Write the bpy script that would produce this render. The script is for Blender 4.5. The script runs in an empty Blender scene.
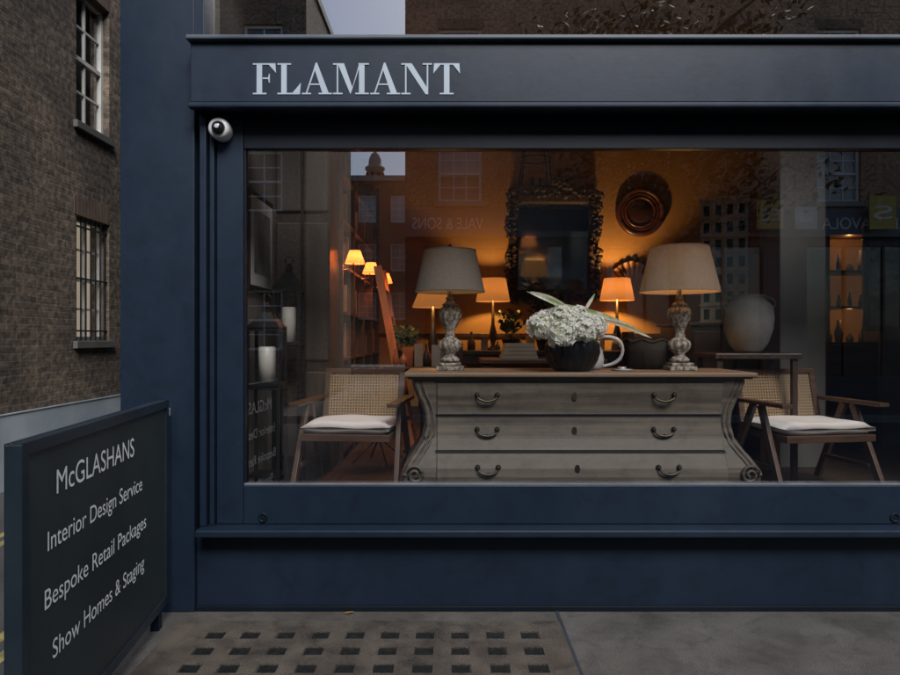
import bpy, math, random
from mathutils import Matrix, Vector
random.seed(7)
scene=bpy.context.scene
PI=math.pi
EYE=1.5; DIST=3.74; F=680.0
def X(px,d): return (px-450)*d/F
def Z(py,d): return EYE-(py-337)*d/F

# ------------------------------------------------------------ materials
def newmat(name):
    m=bpy.data.materials.new(name); m.use_nodes=True
    nt=m.node_tree; nt.nodes.clear()
    out=nt.nodes.new('ShaderNodeOutputMaterial')
    return m,nt,out
def N(nt,t,**kw):
    n=nt.nodes.new(t)
    for k,v in kw.items():
        if k in n.inputs: n.inputs[k].default_value=v
        else: setattr(n,k,v)
    return n
def ramp(nt,fac,stops):
    r=nt.nodes.new('ShaderNodeValToRGB')
    e=r.color_ramp.elements
    while len(e)<len(stops): e.new(0.5)
    for i,(p,c) in enumerate(stops):
        e[i].position=p; e[i].color=(c[0],c[1],c[2],1)
    nt.links.new(fac,r.inputs[0]); return r.outputs[0]
def surf(name,c1,c2=None,scale=(3,3,3),detail=6,rough=0.6,rvar=0.1,bump=0.1,bscale=60,metal=0,lo=0.35,hi=0.65,spec=0.5,dist=0.002,speck=0,stain=0):
    m,nt,out=newmat(name)
    p=N(nt,'ShaderNodeBsdfPrincipled'); nt.links.new(p.outputs[0],out.inputs[0])
    tc=N(nt,'ShaderNodeTexCoord'); mp=N(nt,'ShaderNodeMapping'); mp.inputs['Scale'].default_value=scale
    nt.links.new(tc.outputs['Object'],mp.inputs[0])
    no=N(nt,'ShaderNodeTexNoise',Scale=1.0,Detail=detail,Roughness=0.6); nt.links.new(mp.outputs[0],no.inputs['Vector'])
    if c2 is None: c2=tuple(x*0.75 for x in c1)
    col=ramp(nt,no.outputs[0],[(lo,c2),(hi,c1)])
    def mul(col,fac,a,b,lo_,hi_):
        r4=ramp(nt,fac,[(lo_,(a,)*3),(hi_,(b,)*3)])
        mx=N(nt,'ShaderNodeMixRGB',blend_type='MULTIPLY'); mx.inputs[0].default_value=1
        nt.links.new(col,mx.inputs[1]); nt.links.new(r4,mx.inputs[2]); return mx.outputs[0]
    if speck:
        n4=N(nt,'ShaderNodeTexNoise',Scale=240.0,Detail=3.0); nt.links.new(tc.outputs['Object'],n4.inputs['Vector'])
        col=mul(col,n4.outputs[0],1-speck,1+speck,.38,.62)
    if stain:
        n5=N(nt,'ShaderNodeTexNoise',Scale=7.0,Detail=9.0,Roughness=.75,Distortion=.6); nt.links.new(tc.outputs['Object'],n5.inputs['Vector'])
        col=mul(col,n5.outputs[0],1-stain,1.05,.36,.52)
    nt.links.new(col,p.inputs['Base Color'])
    mr=N(nt,'ShaderNodeMapRange'); mr.inputs[1].default_value=.3; mr.inputs[2].default_value=.7
    mr.inputs[3].default_value=max(0.02,rough-rvar); mr.inputs[4].default_value=min(1,rough+rvar)
    nt.links.new(no.outputs[0],mr.inputs[0]); nt.links.new(mr.outputs[0],p.inputs['Roughness'])
    p.inputs['Metallic'].default_value=metal
    p.inputs['Specular IOR Level'].default_value=spec
    if bump>0:
        n2=N(nt,'ShaderNodeTexNoise',Scale=bscale,Detail=4.0); nt.links.new(tc.outputs['Object'],n2.inputs['Vector'])
        b=N(nt,'ShaderNodeBump',Strength=bump,Distance=dist); nt.links.new(n2.outputs[0],b.inputs['Height'])
        nt.links.new(b.outputs[0],p.inputs['Normal'])
    return m
def emis_shade(name,col,strength,base,tr=.35):
    m,nt,out=newmat(name)
    tc=N(nt,'ShaderNodeTexCoord')
    w=N(nt,'ShaderNodeTexNoise',Scale=90.0,Detail=3.0); nt.links.new(tc.outputs['Object'],w.inputs['Vector'])
    c=ramp(nt,w.outputs[0],[(0.3,tuple(x*.8 for x in base)),(0.7,base)])
    d=N(nt,'ShaderNodeBsdfDiffuse'); nt.links.new(c,d.inputs[0])
    t=N(nt,'ShaderNodeBsdfTranslucent'); nt.links.new(c,t.inputs[0])
    mx=N(nt,'ShaderNodeMixShader'); mx.inputs[0].default_value=tr
    nt.links.new(d.outputs[0],mx.inputs[1]); nt.links.new(t.outputs[0],mx.inputs[2])
    b=N(nt,'ShaderNodeBump',Strength=.4,Distance=.002); nt.links.new(w.outputs[0],b.inputs['Height'])
    nt.links.new(b.outputs[0],d.inputs['Normal'])
    if strength>0:
        e=N(nt,'ShaderNodeEmission'); e.inputs[0].default_value=(*col,1); e.inputs[1].default_value=strength
        a=N(nt,'ShaderNodeAddShader'); nt.links.new(mx.outputs[0],a.inputs[0]); nt.links.new(e.outputs[0],a.inputs[1])
        nt.links.new(a.outputs[0],out.inputs[0])
    else: nt.links.new(mx.outputs[0],out.inputs[0])
    return m
def glass(name,base=0.1,tint=(1,1,1),gain=1.0):
    # thin pane: same air-to-glass reflectance from either side
    m,nt,out=newmat(name)
    geo=N(nt,'ShaderNodeNewGeometry')
    ior=N(nt,'ShaderNodeMapRange'); ior.inputs[3].default_value=1.5; ior.inputs[4].default_value=1/1.5
    nt.links.new(geo.outputs['Backfacing'],ior.inputs[0])
    fr=N(nt,'ShaderNodeFresnel'); nt.links.new(ior.outputs[0],fr.inputs['IOR'])
    ma=N(nt,'ShaderNodeMath',operation='MULTIPLY_ADD'); ma.inputs[1].default_value=gain; ma.inputs[2].default_value=base
    nt.links.new(fr.outputs[0],ma.inputs[0]); ma.use_clamp=True
    t=N(nt,'ShaderNodeBsdfTransparent'); t.inputs[0].default_value=(*tint,1)
    g=N(nt,'ShaderNodeBsdfGlossy',Roughness=0.0)
    mx=N(nt,'ShaderNodeMixShader'); nt.links.new(ma.outputs[0],mx.inputs[0])
    nt.links.new(t.outputs[0],mx.inputs[1]); nt.links.new(g.outputs[0],mx.inputs[2])
    nt.links.new(mx.outputs[0],out.inputs[0]); return m
def brick(name,ca,cb,mortar,bump=.6,dirt=0.5):
    m,nt,out=newmat(name)
    p=N(nt,'ShaderNodeBsdfPrincipled',Roughness=.9); nt.links.new(p.outputs[0],out.inputs[0])
    tc=N(nt,'ShaderNodeTexCoord'); s=N(nt,'ShaderNodeSeparateXYZ'); nt.links.new(tc.outputs['Object'],s.inputs[0])
    a=N(nt,'ShaderNodeMath',operation='ADD'); nt.links.new(s.outputs[0],a.inputs[0]); nt.links.new(s.outputs[1],a.inputs[1])
    wob=N(nt,'ShaderNodeTexNoise',Scale=2.0,Detail=3.0); nt.links.new(tc.outputs['Object'],wob.inputs['Vector'])
    wz=N(nt,'ShaderNodeMath',operation='MULTIPLY_ADD'); wz.inputs[1].default_value=.02
    nt.links.new(wob.outputs[0],wz.inputs[0]); nt.links.new(s.outputs[2],wz.inputs[2])
    c=N(nt,'ShaderNodeCombineXYZ'); nt.links.new(a.outputs[0],c.inputs[0]); nt.links.new(wz.outputs[0],c.inputs[1])
    b=N(nt,'ShaderNodeTexBrick'); b.inputs['Scale'].default_value=1; b.inputs['Brick Width'].default_value=.225
    b.inputs['Row Height'].default_value=.075; b.inputs['Mortar Size'].default_value=.007; b.inputs['Mortar Smooth'].default_value=.3
    b.inputs['Color1'].default_value=(*ca,1); b.inputs['Color2'].default_value=(*cb,1); b.inputs['Mortar'].default_value=(*mortar,1)
    b.inputs['Bias'].default_value=-.1
    nt.links.new(c.outputs[0],b.inputs['Vector'])
    n=N(nt,'ShaderNodeTexNoise',Scale=.9,Detail=8.0,Roughness=.7); nt.links.new(tc.outputs['Object'],n.inputs['Vector'])
    r=ramp(nt,n.outputs[0],[(.35,(1-dirt,)*3),(.65,(1.15,1.12,1.08))])
    mx=N(nt,'ShaderNodeMixRGB',blend_type='MULTIPLY'); mx.inputs[0].default_value=1
    nt.links.new(b.outputs[0],mx.inputs[1]); nt.links.new(r,mx.inputs[2])
    n3=N(nt,'ShaderNodeTexNoise',Scale=14.0,Detail=3.0); nt.links.new(c.outputs[0],n3.inputs['Vector'])
    r3=ramp(nt,n3.outputs[0],[(.3,(.42,.42,.42)),(.7,(1.55,1.5,1.45))])
    mx2=N(nt,'ShaderNodeMixRGB',blend_type='MULTIPLY'); mx2.inputs[0].default_value=1
    nt.links.new(mx.outputs[0],mx2.inputs[1]); nt.links.new(r3,mx2.inputs[2])
    nt.links.new(mx2.outputs[0],p.inputs['Base Color'])
    sub=N(nt,'ShaderNodeMath',operation='SUBTRACT'); nt.links.new(n3.outputs[0],sub.inputs[0]); nt.links.new(b.outputs['Fac'],sub.inputs[1])
    bp=N(nt,'ShaderNodeBump',Strength=bump,Distance=.012)
    nt.links.new(sub.outputs[0],bp.inputs['Height']); nt.links.new(bp.outputs[0],p.inputs['Normal'])
    return m
def wood(name,c1,c2,axis='x',rough=.55,bump=.3,s=1.0,stain=0):
    sc={'x':(1.2*s,28*s,28*s),'y':(28*s,1.2*s,28*s),'z':(28*s,28*s,1.2*s)}[axis]
    return surf(name,c1,c2,scale=sc,detail=8,rough=rough,rvar=.12,bump=bump,bscale=45,lo=.3,hi=.7,stain=stain)

NAVY=surf('navy_paint',(.0102,.0198,.0365),(.0070,.0138,.026),scale=(1.2,1.2,.5),rough=.44,rvar=.1,bump=.14,bscale=25,dist=.003,lo=.3,hi=.75,stain=.18,spec=.25)
NAVYD=surf('navy_paint_dark_shaded',(.006,.010,.017),(.004,.007,.012),scale=(1.2,1.2,.5),rough=.45,bump=.1,bscale=25,spec=.2)  # darker navy copy: shade under the fascia and in grooves put into colour
SIGNP=surf('sign_paint',(.024,.033,.035),(.020,.027,.029),scale=(2,2,1),rough=.55,bump=.05,spec=.4)
LETTER=surf('letter_grey',(.31,.37,.43),(.27,.32,.38),rough=.5,bump=0)
WHITE=surf('letter_white',(.80,.81,.79),(.72,.73,.72),rough=.5,bump=0)
LEAD=surf('lead_flashing',(.06,.075,.095),(.035,.045,.06),scale=(3,3,3),rough=.5)
PUTTY=surf('silver_bead',(.22,.24,.26),rough=.4,metal=.3)
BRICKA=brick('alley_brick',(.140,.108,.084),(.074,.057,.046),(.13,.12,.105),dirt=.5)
BRICKB=brick('street_brick',(.45,.26,.155),(.33,.19,.115),(.38,.33,.28),dirt=.3)
BRICKC=brick('street_brick_dark',(.26,.18,.12),(.18,.12,.085),(.22,.2,.17),dirt=.35)
RENDERW=surf('painted_render',(.34,.39,.44),(.25,.30,.34),scale=(1.5,1.5,1.5),rough=.7,bump=.2,bscale=30)
STONE=surf('stone',(.42,.39,.34),(.30,.28,.24),rough=.8,bump=.2)
SASHW=surf('sash_white',(.80,.80,.78),(.7,.7,.68),rough=.5,bump=.05)
SASHA=surf('sash_white_toned_down',(.52,.52,.50),(.4,.4,.38),rough=.5,bump=.05)  # sash white darkened in colour to offset the stronger sun on this building
DARKGL=glass('window_glass',base=.06,gain=1.0)
SHOPGL=glass('shop_glass',base=.22,gain=1.3)
TRANSGL=glass('transom_glass',base=.38,gain=1.4)
CURT=surf('net_curtain',(.5,.46,.38),(.4,.36,.3),scale=(30,30,1),rough=.9,bump=0)
DARKIN=surf('dark_room',(.02,.02,.022),rough=.9,bump=0)
BLACKM=surf('black_iron',(.007,.007,.008),rough=.5,metal=.3,bump=.2)
PAVE=surf('pavement_concrete',(.104,.096,.085),(.062,.056,.049),scale=(2.2,2.2,2.2),detail=12,rough=.75,rvar=.15,bump=.9,bscale=150,dist=.006,speck=.65,stain=.3)
PANEL=surf('cellar_panel_concrete',(.100,.082,.065),(.050,.042,.034),scale=(3.5,3.5,3.5),detail=12,rough=.65,rvar=.15,bump=.9,bscale=120,dist=.006,speck=.6,stain=.38)
JOINT=surf('joint',(.028,.035,.045),rough=.8)
CELGL=surf('cellar_glass',(.006,.007,.008),(.022,.022,.02),scale=(30,30,30),rough=.3,rvar=.15,bump=.3,bscale=60)
ASPH=surf('asphalt',(.055,.055,.057),(.035,.035,.037),scale=(1,1,1),rough=.85,bump=.8,bscale=160,dist=.005,speck=.3)
YELL=surf('yellow_paint',(.30,.25,.09),(.14,.125,.06),scale=(12,12,12),rough=.7)
KERB=surf('granite_kerb',(.2,.2,.2),(.14,.14,.14),scale=(20,20,20),rough=.7)
GROUND=surf('ground_mat',(.06,.06,.058),(.045,.045,.043),scale=(.3,.3,.3),rough=.9)
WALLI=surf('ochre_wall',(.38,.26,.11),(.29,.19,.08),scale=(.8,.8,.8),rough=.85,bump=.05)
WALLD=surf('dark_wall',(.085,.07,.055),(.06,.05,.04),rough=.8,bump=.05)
WALLL=surf('left_wall_paint',(.16,.145,.13),(.12,.11,.10),rough=.8,bump=.05)
CEIL=surf('ceiling_paint',(.12,.10,.08),rough=.9,bump=0)
FLOORI=wood('floor_boards',(.07,.048,.028),(.04,.027,.017),'y')
CHESTW=wood('weathered_oak',(.155,.130,.100),(.055,.045,.034),'x',rough=.6,bump=.5,stain=.25)
CHESTT=wood('oak_top',(.24,.165,.105),(.12,.08,.05),'x',rough=.5)
DKWOOD=wood('dark_wood',(.045,.028,.018),(.022,.014,.01),'z',rough=.4)
MIDWOOD=wood('teak',(.095,.050,.028),(.048,.026,.015),'x',rough=.45)
LADW=wood('ladder_wood',(.50,.17,.05),(.34,.11,.03),'z',rough=.5)
BRASS=surf('old_brass',(.11,.095,.07),(.05,.045,.035),rough=.4,metal=.8)
DISTR=surf('distressed_cream',(.38,.34,.28),(.07,.058,.045),scale=(55,55,40),detail=6,rough=.75,bump=.6,bscale=90,lo=.40,hi=.60)
CUSH=surf('cushion_linen',(.74,.73,.71),(.67,.66,.64),scale=(6,6,6),rough=.95,bump=.25,bscale=200)
POTB=surf('black_pot',(.008,.0075,.0075),rough=.35,bump=.1,spec=.35)
PETAL=emis_shade('petals',(1,1,1),0,(.94,.94,.87),tr=.25)
GREEN=surf('leaf_green',(.07,.11,.04),(.04,.065,.025),scale=(10,10,10),rough=.5,bump=0)
SPEAR=surf('pale_leaf',(.66,.66,.52),(.26,.34,.15),scale=(16,16,16),rough=.5,bump=0,lo=.42,hi=.58)
SPEARP=surf('pink_leaf',(.50,.28,.20),(.38,.36,.18),scale=(8,8,8),rough=.5,bump=0)
PORC=surf('porcelain',(.42,.44,.46),rough=.2,rvar=.05,bump=0)
WICK=surf('dark_wicker',(.035,.023,.015),(.010,.008,.006),scale=(60,60,90),rough=.75,bump=.6,spec=.3)
URN=surf('stone_urn',(.20,.195,.185),(.135,.13,.12),scale=(7,7,7),rough=.8,bump=.3)
MIRR=surf('mirror_glass',(.80,.87,.85),(.75,.81,.79),rough=.05,rvar=.02,metal=1,bump=0)
MFRAME=surf('mirror_frame',(.022,.015,.010),(.010,.007,.006),scale=(40,40,40),rough=.6,bump=.7,bscale=50,dist=.01)
REDW=surf('mahogany_ring',(.09,.028,.016),(.035,.013,.009),scale=(10,10,10),rough=.42)
CANDLE=surf('candle_wax',(.70,.68,.62),rough=.5,bump=0)
CREAMP=surf('dollhouse_cream',(.58,.48,.34),(.44,.36,.26),scale=(10,10,10),rough=.7)
PICT=surf('picture_print',(.30,.31,.32),(.04,.04,.045),scale=(2,6,4),rough=.4,bump=0)
BARK=surf('bark',(.08,.06,.045),(.04,.03,.022),scale=(8,8,3),rough=.9,bump=.8,bscale=20)
LEAFT=surf('tree_leaves',(.10,.09,.03),(.03,.035,.014),scale=(1.5,1.5,1.5),rough=.6,bump=0)
DRYLEAF=surf('dry_leaf',(.35,.19,.05),rough=.7,bump=0)
SHELF=surf('shop_fascia_grey',(.16,.17,.18),rough=.6)
PLASTIC=surf('camera_plastic',(.50,.50,.50),rough=.35,bump=0)
LENS=surf('camera_lens',(.01,.01,.012),rough=.1,bump=0)
SH_L=emis_shade('linen_shade_grey',(1,.6,.3),.01,(.235,.215,.185))
SH_R=emis_shade('linen_shade_warm',(1,.52,.22),.06,(.25,.20,.15))
SH_O=emis_shade('lit_shade_orange',(1,.40,.09),.26,(.10,.055,.028),tr=.22)
SH_R2=emis_shade('lit_shade_red',(1,.22,.04),.9,(.45,.2,.1))
BULB=emis_shade('bulb',(1,.6,.25),6,(.8,.8,.8))
WARMWIN=emis_shade('lit_window_blind',(1,.82,.60),.30,(.5,.47,.40))
NICHE=emis_shade('niche_backing_glow',(1,.36,.07),.05,(.28,.16,.08))  # weak orange glow built into the backing, imitates lamplight falling on it
BOOKS=[surf('book_%d'%i,c,rough=.7,bump=0) for i,c in enumerate([(.28,.22,.15),(.08,.05,.04),(.22,.06,.03),(.05,.06,.07),(.3,.26,.2)])]

def cane():
    m,nt,out=newmat('cane_weave')
    tc=N(nt,'ShaderNodeTexCoord'); s=N(nt,'ShaderNodeSeparateXYZ'); nt.links.new(tc.outputs['Object'],s.inputs[0])
    def band(vec_socket,k,w):
        a=N(nt,'ShaderNodeMath',operation='MULTIPLY'); a.inputs[1].default_value=k; nt.links.new(vec_socket,a.inputs[0])
        f=N(nt,'ShaderNodeMath',operation='FRACT'); nt.links.new(a.outputs[0],f.inputs[0])
        l=N(nt,'ShaderNodeMath',operation='LESS_THAN'); l.inputs[1].default_value=w; nt.links.new(f.outputs[0],l.inputs[0]); return l.outputs[0]
    ad=N(nt,'ShaderNodeMath',operation='ADD'); nt.links.new(s.outputs[0],ad.inputs[0]); nt.links.new(s.outputs[2],ad.inputs[1])
    sb=N(nt,'ShaderNodeMath',operation='SUBTRACT'); nt.links.new(s.outputs[0],sb.inputs[0]); nt.links.new(s.outputs[2],sb.inputs[1])
    bs=[band(s.outputs[0],50,.34),band(s.outputs[2],50,.34),band(ad.outputs[0],50,.13),band(sb.outputs[0],50,.13)]
    cur=bs[0]
    for b in bs[1:]:
        mm=N(nt,'ShaderNodeMath',operation='MAXIMUM'); nt.links.new(cur,mm.inputs[0]); nt.links.new(b,mm.inputs[1]); cur=mm.outputs[0]
    d=N(nt,'ShaderNodeBsdfDiffuse'); d.inputs[0].default_value=(.30,.215,.13,1)
    t=N(nt,'ShaderNodeBsdfTransparent')
    mx=N(nt,'ShaderNodeMixShader'); nt.links.new(cur,mx.inputs[0]); nt.links.new(t.outputs[0],mx.inputs[1]); nt.links.new(d.outputs[0],mx.inputs[2])
    nt.links.new(mx.outputs[0],out.inputs[0]); return m
CANE=cane()

# ------------------------------------------------------------ mesh builder
def group(name,loc=(0,0,0)):
    e=bpy.data.objects.new(name,None); e.location=loc; e.empty_display_size=.1
    scene.collection.objects.link(e); return e
class B:
    def __init__(s): s.v=[]; s.f=[]; s.sm=[]
    def quad(s,a,b,c,d):
        i=len(s.v); s.v+= [a,b,c,d]; s.f.append((i,i+1,i+2,i+3)); s.sm.append(False); return s
    def box(s,x0,x1,y0,y1,z0,z1):
        i=len(s.v)
        s.v+=[(x0,y0,z0),(x1,y0,z0),(x1,y1,z0),(x0,y1,z0),(x0,y0,z1),(x1,y0,z1),(x1,y1,z1),(x0,y1,z1)]
        for f in [(0,3,2,1),(4,5,6,7),(0,1,5,4),(1,2,6,5),(2,3,7,6),(3,0,4,7)]:
            s.f.append(tuple(i+k for k in f)); s.sm.append(False)
        return s
    def lathe(s,cx,cy,prof,seg=32,mod=None,cap=True,ax='z',a0=0):
        i=len(s.v); n=len(prof)
        for r,z in prof:
            for k in range(seg):
                a=2*PI*k/seg+a0; rr=r*(mod(a,z) if mod else 1)
                if ax=='z': s.v.append((cx+rr*math.cos(a),cy+rr*math.sin(a),z))
                else: s.v.append((cx+rr*math.cos(a),z,cy+rr*math.sin(a)))
        for j in range(n-1):
            for k in range(seg):
                k2=(k+1)%seg
                s.f.append((i+j*seg+k,i+j*seg+k2,i+(j+1)*seg+k2,i+(j+1)*seg+k)); s.sm.append(seg>8)
        if cap:
            s.f.append(tuple(i+k for k in range(seg))[::-1]); s.sm.append(False)
            s.f.append(tuple(i+(n-1)*seg+k for k in range(seg))); s.sm.append(False)
        return s
    def tube(s,pts,r,seg=8,closed=False):
        pts=[Vector(p) for p in pts]; n=len(pts); i=len(s.v)
        rs=r if isinstance(r,(list,tuple)) else [r]*n
        for j,p in enumerate(pts):
            if closed: t=pts[(j+1)%n]-pts[j-1]
            else: t=pts[min(j+1,n-1)]-pts[max(j-1,0)]
            t.normalize(); up=Vector((0,0,1)) if abs(t.z)<.9 else Vector((0,1,0))
            a=t.cross(up).normalized(); b=t.cross(a)
            for k in range(seg):
                an=2*PI*k/seg; s.v.append(tuple(p+(a*math.cos(an)+b*math.sin(an))*rs[j]))
        m=n if closed else n-1
        for j in range(m):
            j2=(j+1)%n
            for k in range(seg):
                k2=(k+1)%seg
                s.f.append((i+j*seg+k,i+j*seg+k2,i+j2*seg+k2,i+j2*seg+k)); s.sm.append(seg>4)
        if not closed:
            s.f.append(tuple(i+k for k in range(seg))); s.sm.append(False)
            s.f.append(tuple(i+(n-1)*seg+k for k in range(seg))[::-1]); s.sm.append(False)
        return s
    def prism(s,poly,mp,d0,d1):
        n=len(poly); i=len(s.v)
        s.v+=[mp(u,v,d0) for u,v in poly]+[mp(u,v,d1) for u,v in poly]
        s.f.append(tuple(range(i,i+n))); s.sm.append(False)
        s.f.append(tuple(range(i+n,i+2*n))[::-1]); s.sm.append(False)
        for k in range(n):
            s.f.append((i+k,i+(k+1)%n,i+n+(k+1)%n,i+n+k)); s.sm.append(False)
        return s
    def beam(s,p,q,w,t,up=(0,1,0)):
        p=Vector(p);q=Vector(q);d=(q-p).normalized();u=Vector(up);a=d.cross(u).normalized()*w/2;b=a.cross(d).normalized()*t/2
        i=len(s.v)
        for c in (p,q):
            for e in (-a-b,a-b,a+b,-a+b): s.v.append(tuple(c+e))
        for f in [(0,3,2,1),(4,5,6,7),(0,1,5,4),(1,2,6,5),(2,3,7,6),(3,0,4,7)]:
            s.f.append(tuple(i+k for k in f)); s.sm.append(False)
        return s
    def wall(s,mp,u0,u1,v0,v1,holes,depth):
        us=sorted({u0,u1,*[h[0] for h in holes],*[h[1] for h in holes]}); vs=sorted({v0,v1,*[h[2] for h in holes],*[h[3] for h in holes]})
        for a,b in zip(us,us[1:]):
            for c,d in zip(vs,vs[1:]):
                cu=(a+b)/2;cv=(c+d)/2
                if any(h[0]<cu<h[1] and h[2]<cv<h[3] for h in holes): continue
                s.quad(mp(a,c,0),mp(b,c,0),mp(b,d,0),mp(a,d,0))
        for h in holes:
            a,b,c,d=h
            for (p,q) in [((a,c),(b,c)),((b,c),(b,d)),((b,d),(a,d)),((a,d),(a,c))]:
                s.quad(mp(p[0],p[1],0),mp(q[0],q[1],0),mp(q[0],q[1],depth),mp(p[0],p[1],depth))
        return s
    def xf(s,M):
        s.v=[tuple(M@Vector(p)) for p in s.v]; return s
    def done(s,name,mat,parent=None,bevel=0,sub=0):
        me=bpy.data.meshes.new(name); me.from_pydata(s.v,[],s.f); me.materials.append(mat)
        me.polygons.foreach_set('use_smooth',s.sm); me.update()
        o=bpy.data.objects.new(name,me); scene.collection.objects.link(o)
        if parent:
            o.parent=parent; o.matrix_parent_inverse=Matrix.Translation(parent.location).inverted()
        if bevel:
            md=o.modifiers.new('bevel','BEVEL'); md.width=bevel; md.segments=2; md.limit_method='ANGLE'
        if sub:
            md=o.modifiers.new('sub','SUBSURF'); md.levels=sub; md.render_levels=sub
        return o
def rotz(c,a): return Matrix.Translation(c)@Matrix.Rotation(a,4,'Z')@Matrix.Translation([-x for x in c])
def text_mesh(name,body,w,h,M,mat,parent):
    cu=bpy.data.curves.new(name,'FONT'); cu.body=body; cu.extrude=0
    o=bpy.data.objects.new(name,cu); scene.collection.objects.link(o); bpy.context.view_layer.update()
    me=bpy.data.meshes.new_from_object(o.evaluated_get(bpy.context.evaluated_depsgraph_get()))
    bpy.data.objects.remove(o)
    xs=[v.co.x for v in me.vertices]; ys=[v.co.y for v in me.vertices]
    x0,x1,y0,y1=min(xs),max(xs),min(ys),max(ys)
    for v in me.vertices:
        v.co=M@Vector(((v.co.x-x0)/(x1-x0)*w,(v.co.y-y0)/(y1-y0)*h,0))
    me.materials.clear(); me.materials.append(mat)
    o=bpy.data.objects.new(name,me); scene.collection.objects.link(o)
    if parent: o.parent=parent; o.matrix_parent_inverse=Matrix.Translation(parent.location).inverted()
    return o
def plight(name,loc,p,col,parent,r=.03):
    l=bpy.data.lights.new(name,'POINT'); l.energy=p; l.color=col; l.shadow_soft_size=r
    o=bpy.data.objects.new(name,l); o.location=loc; scene.collection.objects.link(o)
    if parent: o.parent=parent; o.matrix_parent_inverse=Matrix.Translation(parent.location).inverted()
WARM=(1,.50,.17)

# ------------------------------------------------------------ ground
B().box(-300,300,-300,300,-.5,-.16).done('ground',GROUND)
B().box(-200,200,-9.2,-2.6,-.3,-.13).done('road',ASPH)
B().box(-1.95,60,-2.45,.02,-.2,0).done('pavement',PAVE)
B().box(-1.95,60,-2.6,-2.452,-.2,.004).done('kerb',KERB,bevel=.015)
B().box(-60,60,-12.2,-9.35,-.2,0).done('pavement',PAVE)
B().box(-60,60,-9.348,-9.2,-.2,.004).done('kerb',KERB,bevel=.015)
B().box(-4.42,-1.952,-2.6,40,-.2,-.02).done('side_road',ASPH)
B().box(-60,-4.422,-2.6,.0,-.2,0.0).done('pavement',PAVE)
b=B()
for x in (-2.13,-2.27,-3.3,-3.44): b.box(x-.035,x+.035,-2.5,30,-.0199,-.016)
b.done('double_yellow_lines',YELL)
b=B()
b.box(.575,.592,-2.45,-.0,0.0005,.0045)
for y in (-1.35,): b.box(-1.95,.575,y-.008,y+.008,0.0005,.0045)
for x in (2.6,4.6): b.box(x-.004,x+.004,-2.45,0,.0005,.003)
b.done('pavement_joints',JOINT)
g=group('cellar_pavement_lights',(-.4,-.7,0))
b=B()
b.wall(lambda u,v,d:(u,v,.0085-d),-1.42,.574,-1.33,-.16,[(-1.175+.175*i-.046,-1.175+.175*i+.046,-.33-.172*j-.042,-.33-.172*j+.042) for i in range(10) for j in range(6)],.008)
b.done('panel',PANEL,g)
b=B()
for i in range(10):
    for j in range(6):
        cx=-1.175+.175*i+random.uniform(-.001,.001); cy=-.33-.172*j; k=random.uniform(0,.002); w_=random.uniform(.041,.045); b.box(cx-w_,cx+w_,cy-.041,cy+.041,.0005,.0016+k)
b.done('glass_lenses',CELGL,g)
b=B()
M=Matrix.Translation((-.58,-.05,0)); b.prism([(0,0),(.02,.012),(.045,.008),(.06,0),(.045,-.01),(.02,-.012)],lambda u,v,d:(u,v,.004+d+u*.15),0,.001); b.xf(M)
b.done('fallen_leaf',DRYLEAF)

# ------------------------------------------------------------ shop front
g=group('shop_building',(1,0,0))
xr=3.35
B().box(-1.80,-1.395,-.03,.35,0,8).done('pilaster',NAVY,g,bevel=.006)
B().box(xr,xr+.6,-.03,.35,0,8).done('pilaster_right',NAVY,g,bevel=.006)
B().box(-1.80,-1.55,.352,12,0,8).done('side_wall',BRICKA,g)
B().box(-1.393,xr-.002,0,.3,0,.43).done('plinth',NAVY,g,bevel=.004)
B().box(-1.393,xr-.002,-.022,-.002,0,.03).done('plinth_skirting',NAVYD,g,bevel=.004)
B().box(-1.36,xr-.002,-.12,.20,.432,.472).done('sill',NAVY,g,bevel=.008)
GT=2.54; GB=.686; GL=-1.139
b=B()
b.box(GL-.145,GL,-.0,.09,.474,2.74)
b.box(GL+.002,xr-.1,-.0,.09,.474,GB)
b.box(xr-.098,xr-.002,-.0,.09,.474,2.74)
b.done('window_frame',NAVY,g,bevel=.005)
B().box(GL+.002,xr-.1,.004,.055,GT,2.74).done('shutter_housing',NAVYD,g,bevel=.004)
b=B(); b.box(-1.36,-1.325,-.05,.09,.474,2.70); b.box(-1.315,-1.290,-.025,.09,.474,2.70)
b.done('frame_beads',NAVY,g,bevel=.005)
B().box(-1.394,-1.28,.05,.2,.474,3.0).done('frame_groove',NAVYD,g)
b=B(); b.box(GL+.003,xr-.1,.012,.028,GB+.0005,GB+.010); b.done('glazing_bead',PUTTY,g)
b=B(); b.box(GL+.003,GL+.012,.012,.028,GB+.012,GT); b.done('glazing_bead_side',NAVYD,g)
b=B(); b.quad((GL,.04,GB),(xr-.1,.04,GB),(xr-.1,.04,GT),(GL,.04,GT)); b.done('shop_window_glass',SHOPGL,g)
b=B(); b.box(-1.376,xr+.1,-.14,.30,2.745,3.065); b.done('fascia',NAVY,g,bevel=.006)
b=B(); b.box(-1.385,xr+.11,-.155,-.1,2.715,2.743); b.done('fascia_lower_moulding',NAVY,g,bevel=.008)
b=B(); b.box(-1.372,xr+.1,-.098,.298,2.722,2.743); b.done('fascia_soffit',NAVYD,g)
b=B(); b.box(-1.39,xr+.12,-.175,.02,3.067,3.092); b.done('flashing',LEAD,g,bevel=.008)
b=B(); b.box(-1.393,-1.335,-.045,.1,3.094,3.95); b.box(-1.333,xr-.1,.0,.1,3.094,3.135); b.box(-1.333,xr-.1,0,.1,3.90,3.95); b.box(xr-.098,xr,0,.1,3.094,3.95)
b.done('transom_frame',NAVY,g,bevel=.005)
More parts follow.
